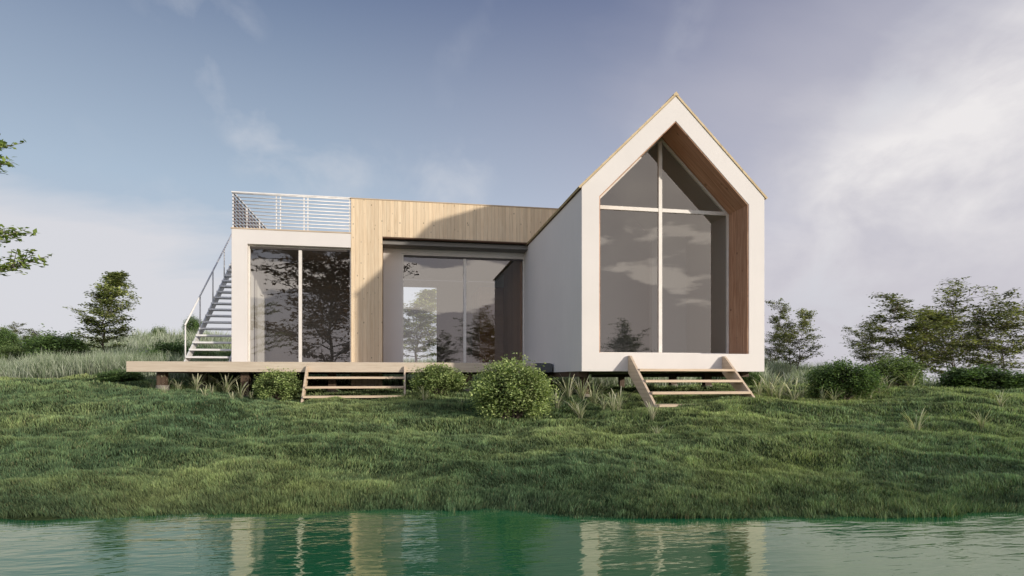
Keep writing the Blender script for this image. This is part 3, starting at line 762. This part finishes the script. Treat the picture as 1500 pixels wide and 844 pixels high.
# partitions inside
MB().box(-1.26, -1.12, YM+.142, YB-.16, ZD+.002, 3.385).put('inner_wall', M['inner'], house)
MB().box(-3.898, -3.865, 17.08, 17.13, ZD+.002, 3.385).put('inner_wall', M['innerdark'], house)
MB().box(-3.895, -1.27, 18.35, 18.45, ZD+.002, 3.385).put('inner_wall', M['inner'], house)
MB().box(2.4, 3.24, 18.9, YB-.16, ZD+.002, 2.9).put('built_in_cupboard', M['walnut'], house)
MB().box(3.17, 3.25, YM+.15, 18.88, ZD+.002, 3.385).put('inner_panelling', M['walnut'], house)
# windows of the main volume
def sliding(x0, x1, y, z0, z1, xm):
    w = bpy.data.objects.new('window', None); C.objects.link(w); w.parent = house; w.location = ((x0+x1)/2-1.4, y-16., z0-ZB)
    t = .035
    MB().box(x0, x0+t, y, y+.06, z0, z1).box(x1-t, x1, y, y+.06, z0, z1).box(x0+t, x1-t, y, y+.06, z1-t, z1).box(x0+t, x1-t, y, y+.06, z0, z0+t).put('frame', M['frame'], w)
    MB().box(x0+t, x1-t, y-.01, y+.05, z1-t-.05, z1-t-.001).put('head_track', M['dark'], w)
    MB().box(xm-.037, xm+.037, y-.012, y+.062, z0+t, z1-t-.052).put('mullion', M['frame'], w, .004)
    pane(w, x0+t, xm-.038, y+.03, z0+t, z1-t-.052); pane(w, xm+.038, x1-t, y+.03, z0+t, z1-t-.052)
sliding(-3.688, -1.269, YF+.12, ZD+.004, 3.238, -2.49)
sliding(-.018, GX0-.006, YM+.01, ZD+.004, 3.268, 1.63)
w = bpy.data.objects.new('window', None); C.objects.link(w); w.parent = house; w.location = (.4-1.4, YB-16., .2)
MB().prism([(-.348, ZD+.004), (-.30, ZD+.004), (-.30, 3.15), (1.16, 3.15), (1.16, ZD+.004), (1.208, ZD+.004), (1.208, 3.198), (-.348, 3.198)], YB-.1, YB-.04).put('frame', M['dark'], w)
# piers
for (x, y) in [(3.52, 11.35), (3.52, 14.2), (3.52, 17.5), (6.62, 12.25), (6.62, 13.95), (6.62, 17.5), (-3.9, 18.), (-1.2, 18.2), (1.2, 18.), (1.6, 15.6), (-2.6, 15.6)]:
    g = ground(x, y)-H
    p = MB().box(x-.075, x+.075, y-.075, y+.075, min(g+.10, ZB-.05), ZB+.0 if x < 3.3 else ZB-.002).put('pier', M['post'], house)
    MB().tube((x, y, g-.25), (x, y, g+.12), .13, .12, 20).put('footing', M['concrete'], p)
MB().box(3.3, 3.46, Y0+.35, YB-.3, ZB-.10, ZB-.002).box(6.7, 6.86, Y0+.35, YB-.3, ZB-.10, ZB-.002).put('floor_beam', M['post'], house)
MB().box(2.92, 3.22, 12.70, 12.955, ZB+.0, ZD-.02).put('utility_box', M['grey'], house, .005)

# roof railing
rl = root('roof_railing', (-2.65, YF+.05, H+ZR+.035), 'white railing of thin horizontal bars around the flat roof terrace', 'railing')
zr0 = ZR+.036
for x in (-4.02, -3.03, -2.935, -2.385, -2.295, -1.30):
    MB().box(x-.012, x+.012, YF+.03, YF+.06, zr0, 4.46).put('post', M['rail'], rl)
for k in range(10):
    z = 3.70+k*.083
    MB().tube((-4.03, YF+.022, z), (-1.275, YF+.022, z), .014 if k < 9 else .016, None, 8).put('bar', M['rail'], rl, smooth=True)
MB().box(-4.05, -1.272, YF+.0, YF+.055, 4.462, 4.492).put('top_rail', M['rail'], rl, .003)
for k in range(9):
    z = 3.70+k*.083
    MB().box(-4.035, -4.018, YF+.07, 19.4, z-.022, z+.022).put('side_slat', M['trim'], rl)
MB().box(-4.05, -4.0, YF+.057, 19.4, 4.462, 4.492).put('top_rail', M['rail'], rl)
for y in (16.6, 18., 19.38): MB().box(-4.015, -3.985, y-.015, y+.015, zr0, 4.46).put('post', M['rail'], rl)

# metal stairs
XS0, XS1 = -5.15, -4.12
st = root('outdoor_stairs', ((XS0+XS1)/2, 15.5, H+ZD), 'grey metal open-tread stairs climbing the left wall to the roof terrace', 'stairs')
rise = (ZR-ZD)/17; go = .243; NT = 16
ys, zs = 15.48, ZD
ye = ys+go*17; ze = zs+rise*17
for x in (XS0, XS1-.03):
    MB().prismx([(ys-.10, zs+.003), (ys+.20, zs+.003), (ye+.05, ze-.22), (ye+.05, ze+.02), (ye-.05, ze+.02)], x, x+.03).put('stringer', M['steel'], st)
for k in range(1, NT+1):
    MB().box(XS0+.031, XS1-.031, ys+go*(k-1)-.01, ys+go*k+.02, zs+rise*k-.045, zs+rise*k).put('tread', M['steel'], st, .003)
for k in range(5):
    y = ys+.05+1.06*k; 
    if y > ye: break
    zb = zs+(y-ys)/go*rise+.05
    MB().tube((XS0+.015, y, zb if k else ZD), (XS0+.015, y, zb+.86), .018, None, 10).put('post', M['steel'], st, smooth=True)
MB().tube((XS0+.015, ys+.02, zs+.93), (XS0+.015, ye, ze+.90), .021, None, 12).put('handrail', M['steel'], st, smooth=True)

# deck
dk = root('timber_deck', (-1.0, 14.2, H+ZB), 'long raised timber deck with a pale fascia along the front', 'deck')
XD0, XD1, YD = -5.37, 3.245, 12.98
MB().box(XD0, 2.90, YD, YD+.045, ZB, ZD).put('fascia', M['deck'], dk, .004)
MB().box(2.902, XD1, YD, YD+.045, ZB, ZD).put('end_cover', M['grey'], dk, .004)
MB().box(XD0, XD0+.045, YD+.047, 19.9, ZB, ZD).put('fascia', M['deck'], dk, .004)
MB().box(XD0+.047, XD1, YD+.047, YF+.298, ZD-.045, ZD-.002).box(XD0+.047, -4.06, YF+.3, 19.9, ZD-.045, ZD-.002).put('deck_boards', M['deckb'], dk)
b = MB()
for x in np.arange(XD0+.5, XD1, .9): b.box(x-.03, x+.03, YD+.05, YF+.2, ZB+.0, ZD-.047)
b.put('joists', M['post'], dk)
for (x, y) in [(-4.83, 13.3), (-4.6, 15.1), (-3.23, 13.3), (-1.55, 13.9), (.75, 13.4), (1.45, 13.35), (2.95, 13.4), (-3., 15.), (-4.7, 18.4)]:
    g = ground(x, y)-H
    p = MB().box(x-.08, x+.08, y-.08, y+.08, min(g+.1, ZB-.06), ZB-.002).put('post', M['post'], dk)
    MB().tube((x, y, g-.25), (x, y, g+.10), .14, .12, 20).put('footing', M['concrete'], p)

# deck steps
s1 = root('garden_steps', (-.95, 12.6, ground(-.95, 12.4)), 'narrow wooden steps with three treads leading up to the deck', 'steps')
X0_, X1_ = -1.97, .06
g0 = -.50
for x in (X0_, X1_-.04):
    MB().prismx([(YD-.004, .25), (YD-.004, -.02), (12.36, g0-.05), (12.20, g0-.05), (12.93, .25)], x, x+.04).put('stringer', M['step'], s1, .004)
for k, (z, y) in enumerate([(.03, 12.78), (-.165, 12.55), (-.35, 12.33)]):
    MB().box(X0_+.041, X1_-.041, y-.06, y+.14, z-.045, z).put('tread', M['step'], s1, .004)
# gable steps
s2 = root('entrance_steps', (5.2, 9.95, ground(5.2, 9.9)), 'wide wooden steps with four treads in front of the gable window', 'steps')
for x, zb in ((4.155, -.60), (6.07, -.60)):
    MB().prismx([(Y0-.004, .42), (Y0-.004, .10), (9.46, zb-.12), (9.18, zb-.12), (9.22, zb-.03), (10.57, .42)], x, x+.045).put('stringer', M['step'], s2, .004)
for z, y in [(.17, 10.30), (-.03, 10.02), (-.235, 9.74), (-.44, 9.46)]:
    MB().box(4.201, 6.069, y-.11, y+.15, z-.045, z).put('tread', M['step'], s2, .004)

# ================================================================== LIGHT
AZ = math.atan2(4.40, 4.68)      # light travels toward -X, +Y
EL = R(12.9)
trav = Vector((-math.sin(AZ)*math.cos(EL), math.cos(AZ)*math.cos(EL), -math.sin(EL)))
sun = bpy.data.lights.new('sun', 'SUN'); sun.energy = 3.3; sun.angle = R(1.2); sun.color = (1., .91, .79)
so = bpy.data.objects.new('sun', sun); C.objects.link(so); so.rotation_euler = trav.to_track_quat('-Z', 'Y').to_euler(); so.location = (20, -20, 20)

wd = bpy.data.worlds.new('World'); scene.world = wd; wd.use_nodes = True
nt = wd.node_tree; nt.nodes.clear(); b = NB(nt)
out = nt.nodes.new('ShaderNodeOutputWorld')
sky = b.n('ShaderNodeTexSky'); sky.sky_type = 'NISHITA'; sky.sun_disc = False
sky.sun_elevation = EL; sky.sun_rotation = math.atan2(-trav.x, -trav.y); sky.altitude = 100; sky.air_density = 1.; sky.dust_density = 1.
tc = b.n('ShaderNodeTexCoord').outputs['Generated']
nrm = b.n('ShaderNodeVectorMath', operation='NORMALIZE', inp={0: tc}).outputs[0]
sp = b.n('ShaderNodeSeparateXYZ', inp={0: nrm}); sx, sy, sz = sp.outputs
# clear-air gradient
rgt = b.math('ADD', b.math('MULTIPLY', sx, CT), b.math('MULTIPLY', sy, -ST))     # east-west position
fwd = b.math('ADD', b.math('MULTIPLY', sx, ST), b.math('MULTIPLY', sy, CT))
grad = b.ramp(sz, [(.0, (.60, .61, .67)), (.13, (.56, .62, .71)), (.28, (.43, .53, .655)), (.42, (.29, .365, .495)), (.55, (.145, .20, .335)), (1., (.11, .15, .27))])
grad = b.mix(b.rng(rgt, -.3, .35), grad, b.mix(1., grad, (1.16, .97, .97, 1), 'MULTIPLY'))
base = b.mix(.90, b.n('ShaderNodeVectorMath', operation='SCALE', inp={0: sky.outputs[0], 'Scale': .10}).outputs[0], grad)
den = b.math('ADD', b.math('MAXIMUM', sz, 0.), .25)
pv = b.n('ShaderNodeCombineXYZ', inp={0: b.math('DIVIDE', sx, den), 1: b.math('DIVIDE', sy, den), 2: 0.}).outputs[0]
mp = b.n('ShaderNodeMapping', inp={'Vector': pv, 'Rotation': (0, 0, R(-35)), 'Scale': (.7, 1.5, 1.), 'Location': (5.3, 2.2, 0)}).outputs[0]
n1 = b.n('ShaderNodeTexNoise', inp={'Vector': mp, 'Scale': .9, 'Detail': 6., 'Roughness': .5, 'Distortion': .4}).outputs[0]
n2 = b.n('ShaderNodeTexNoise', inp={'Vector': mp, 'Scale': 2.4, 'Detail': 9., 'Roughness': .55, 'Distortion': .6}).outputs[0]
wv = b.n('ShaderNodeCombineXYZ', inp={0: b.math('ADD', b.math('MULTIPLY', rgt, 2.4), .62), 1: b.math('MULTIPLY', sz, 2.6), 2: b.math('MULTIPLY', fwd, .5)}).outputs[0]
n4 = b.n('ShaderNodeTexNoise', inp={'Vector': wv, 'Scale': 1.9, 'Detail': 2., 'Roughness': .5}).outputs[0]
n5 = b.n('ShaderNodeTexNoise', inp={'Vector': wv, 'Scale': 4.0, 'Detail': 10., 'Roughness': .55, 'Distortion': .25}).outputs[0]
nz = b.math('ADD', b.math('MULTIPLY', b.math('SUBTRACT', n1, .5), .9), b.math('MULTIPLY', b.math('SUBTRACT', n2, .5), .5))
# haze bank low on the left
edgeL = b.math('ADD', b.math('ADD', sz, b.math('MULTIPLY', rgt, .33)), b.math('MULTIPLY', nz, -.35))
fl = b.math('MULTIPLY', b.rng(edgeL, .10, .00), b.rng(rgt, .0, -.25))
tot = b.mix(b.math('MULTIPLY', fl, .92), base, (.70, .70, .74, 1))
# lavender veil over the right half, brightest mass above the trees
veil = b.math('MULTIPLY', b.rng(b.math('ADD', rgt, b.math('MULTIPLY', nz, .5)), .12, .48), b.rng(sz, .72, .40))
tot = b.mix(b.math('MULTIPLY', veil, .8), tot, (.50, .495, .57, 1))
edgeR = b.math('ADD', b.math('SUBTRACT', b.math('ADD', .06, b.math('MULTIPLY', rgt, .72)), sz), b.math('MULTIPLY', nz, .35))
fr_ = b.math('MULTIPLY', b.rng(edgeR, -.03, .13), b.math('MULTIPLY', b.rng(rgt, .22, .5), b.math('MULTIPLY', b.rng(sz, .10, .26, .35, 1.), b.rng(sz, .56, .36, .25, 1.))))
tot = b.mix(fr_, tot, b.mix(b.rng(n5, .34, .60), (.62, .605, .655, 1), (.84, .815, .82, 1)))
low = b.math('MULTIPLY', b.rng(sz, .22, .05), b.rng(rgt, .0, .3))
tot = b.mix(b.math('MULTIPLY', low, .7), tot, (.60, .58, .63, 1))
# thin wisps
wis = b.math('MULTIPLY', b.rng(n5, .47, .75), b.rng(n4, .52, .68))
tot = b.mix(b.math('MULTIPLY', wis, .62), tot, (.66, .68, .73, 1))
# cumulus opposite the house
pc = b.n('ShaderNodeCombineXYZ', inp={0: b.math('MULTIPLY', rgt, 3.2), 1: b.math('MULTIPLY', sz, 9.), 2: 3.3}).outputs[0]
n3 = b.n('ShaderNodeTexNoise', inp={'Vector': pc, 'Scale': 1.2, 'Detail': 9., 'Roughness': .55}).outputs[0]
cu = b.math('SUBTRACT', n3, b.math('MULTIPLY', b.math('ABSOLUTE', b.math('SUBTRACT', sz, .155)), 2.2))
cu = b.math('MULTIPLY', b.rng(cu, .43, .46), b.rng(fwd, .0, -.3))
tot = b.mix(b.math('MULTIPLY', cu, .8), tot, (1.7, 1.6, 1.5, 1))
# brighter, warmer half of the sky on the sun's side
dt = b.n('ShaderNodeVectorMath', operation='DOT_PRODUCT', inp={0: nrm, 1: tuple(-trav)}).outputs['Value']
bk = b.math('ADD', 1.0, b.rng(fwd, .2, -.6, 0., .70))
warm = b.mix(b.rng(fwd, .2, -.6), (1, 1, 1, 1), (1.02, 1., .98, 1))
tot = b.mix(1., tot, warm, 'MULTIPLY')
tot = b.n('ShaderNodeVectorMath', operation='SCALE', inp={0: tot, 'Scale': bk}).outputs[0]
glow = b.math('POWER', b.math('MAXIMUM', dt, 0.), 6.)
tot = b.mix(b.math('MULTIPLY', glow, .5), tot, (1.9, 1.55, 1.2, 1))
low = b.mix(b.rng(sz, -.06, 0., 1., 0.), tot, (.16, .17, .15, 1))
bg = b.n('ShaderNodeBackground', inp={0: low, 1: 1.0})
nt.links.new(bg.outputs[0], out.inputs[0])

# ================================================================== CAMERA
cam = bpy.data.cameras.new('camera'); co = bpy.data.objects.new('camera', cam); C.objects.link(co)
cam.sensor_width = 36; cam.lens = F/1500*36; cam.shift_y = 132/1500; cam.clip_end = 3000; cam.clip_start = .05
co.location = (0, 0, H); co.rotation_euler = (R(90), 0, -TH)
scene.camera = co
scene.view_settings.view_transform = 'Standard'; scene.view_settings.look = 'None'; scene.view_settings.exposure = 0; scene.view_settings.gamma = 1
scene.cycles.max_bounces = 8; scene.cycles.diffuse_bounces = 4; scene.cycles.glossy_bounces = 4; scene.cycles.transparent_max_bounces = 12
scene.cycles.use_denoising = True
scene.cycles.caustics_reflective = False
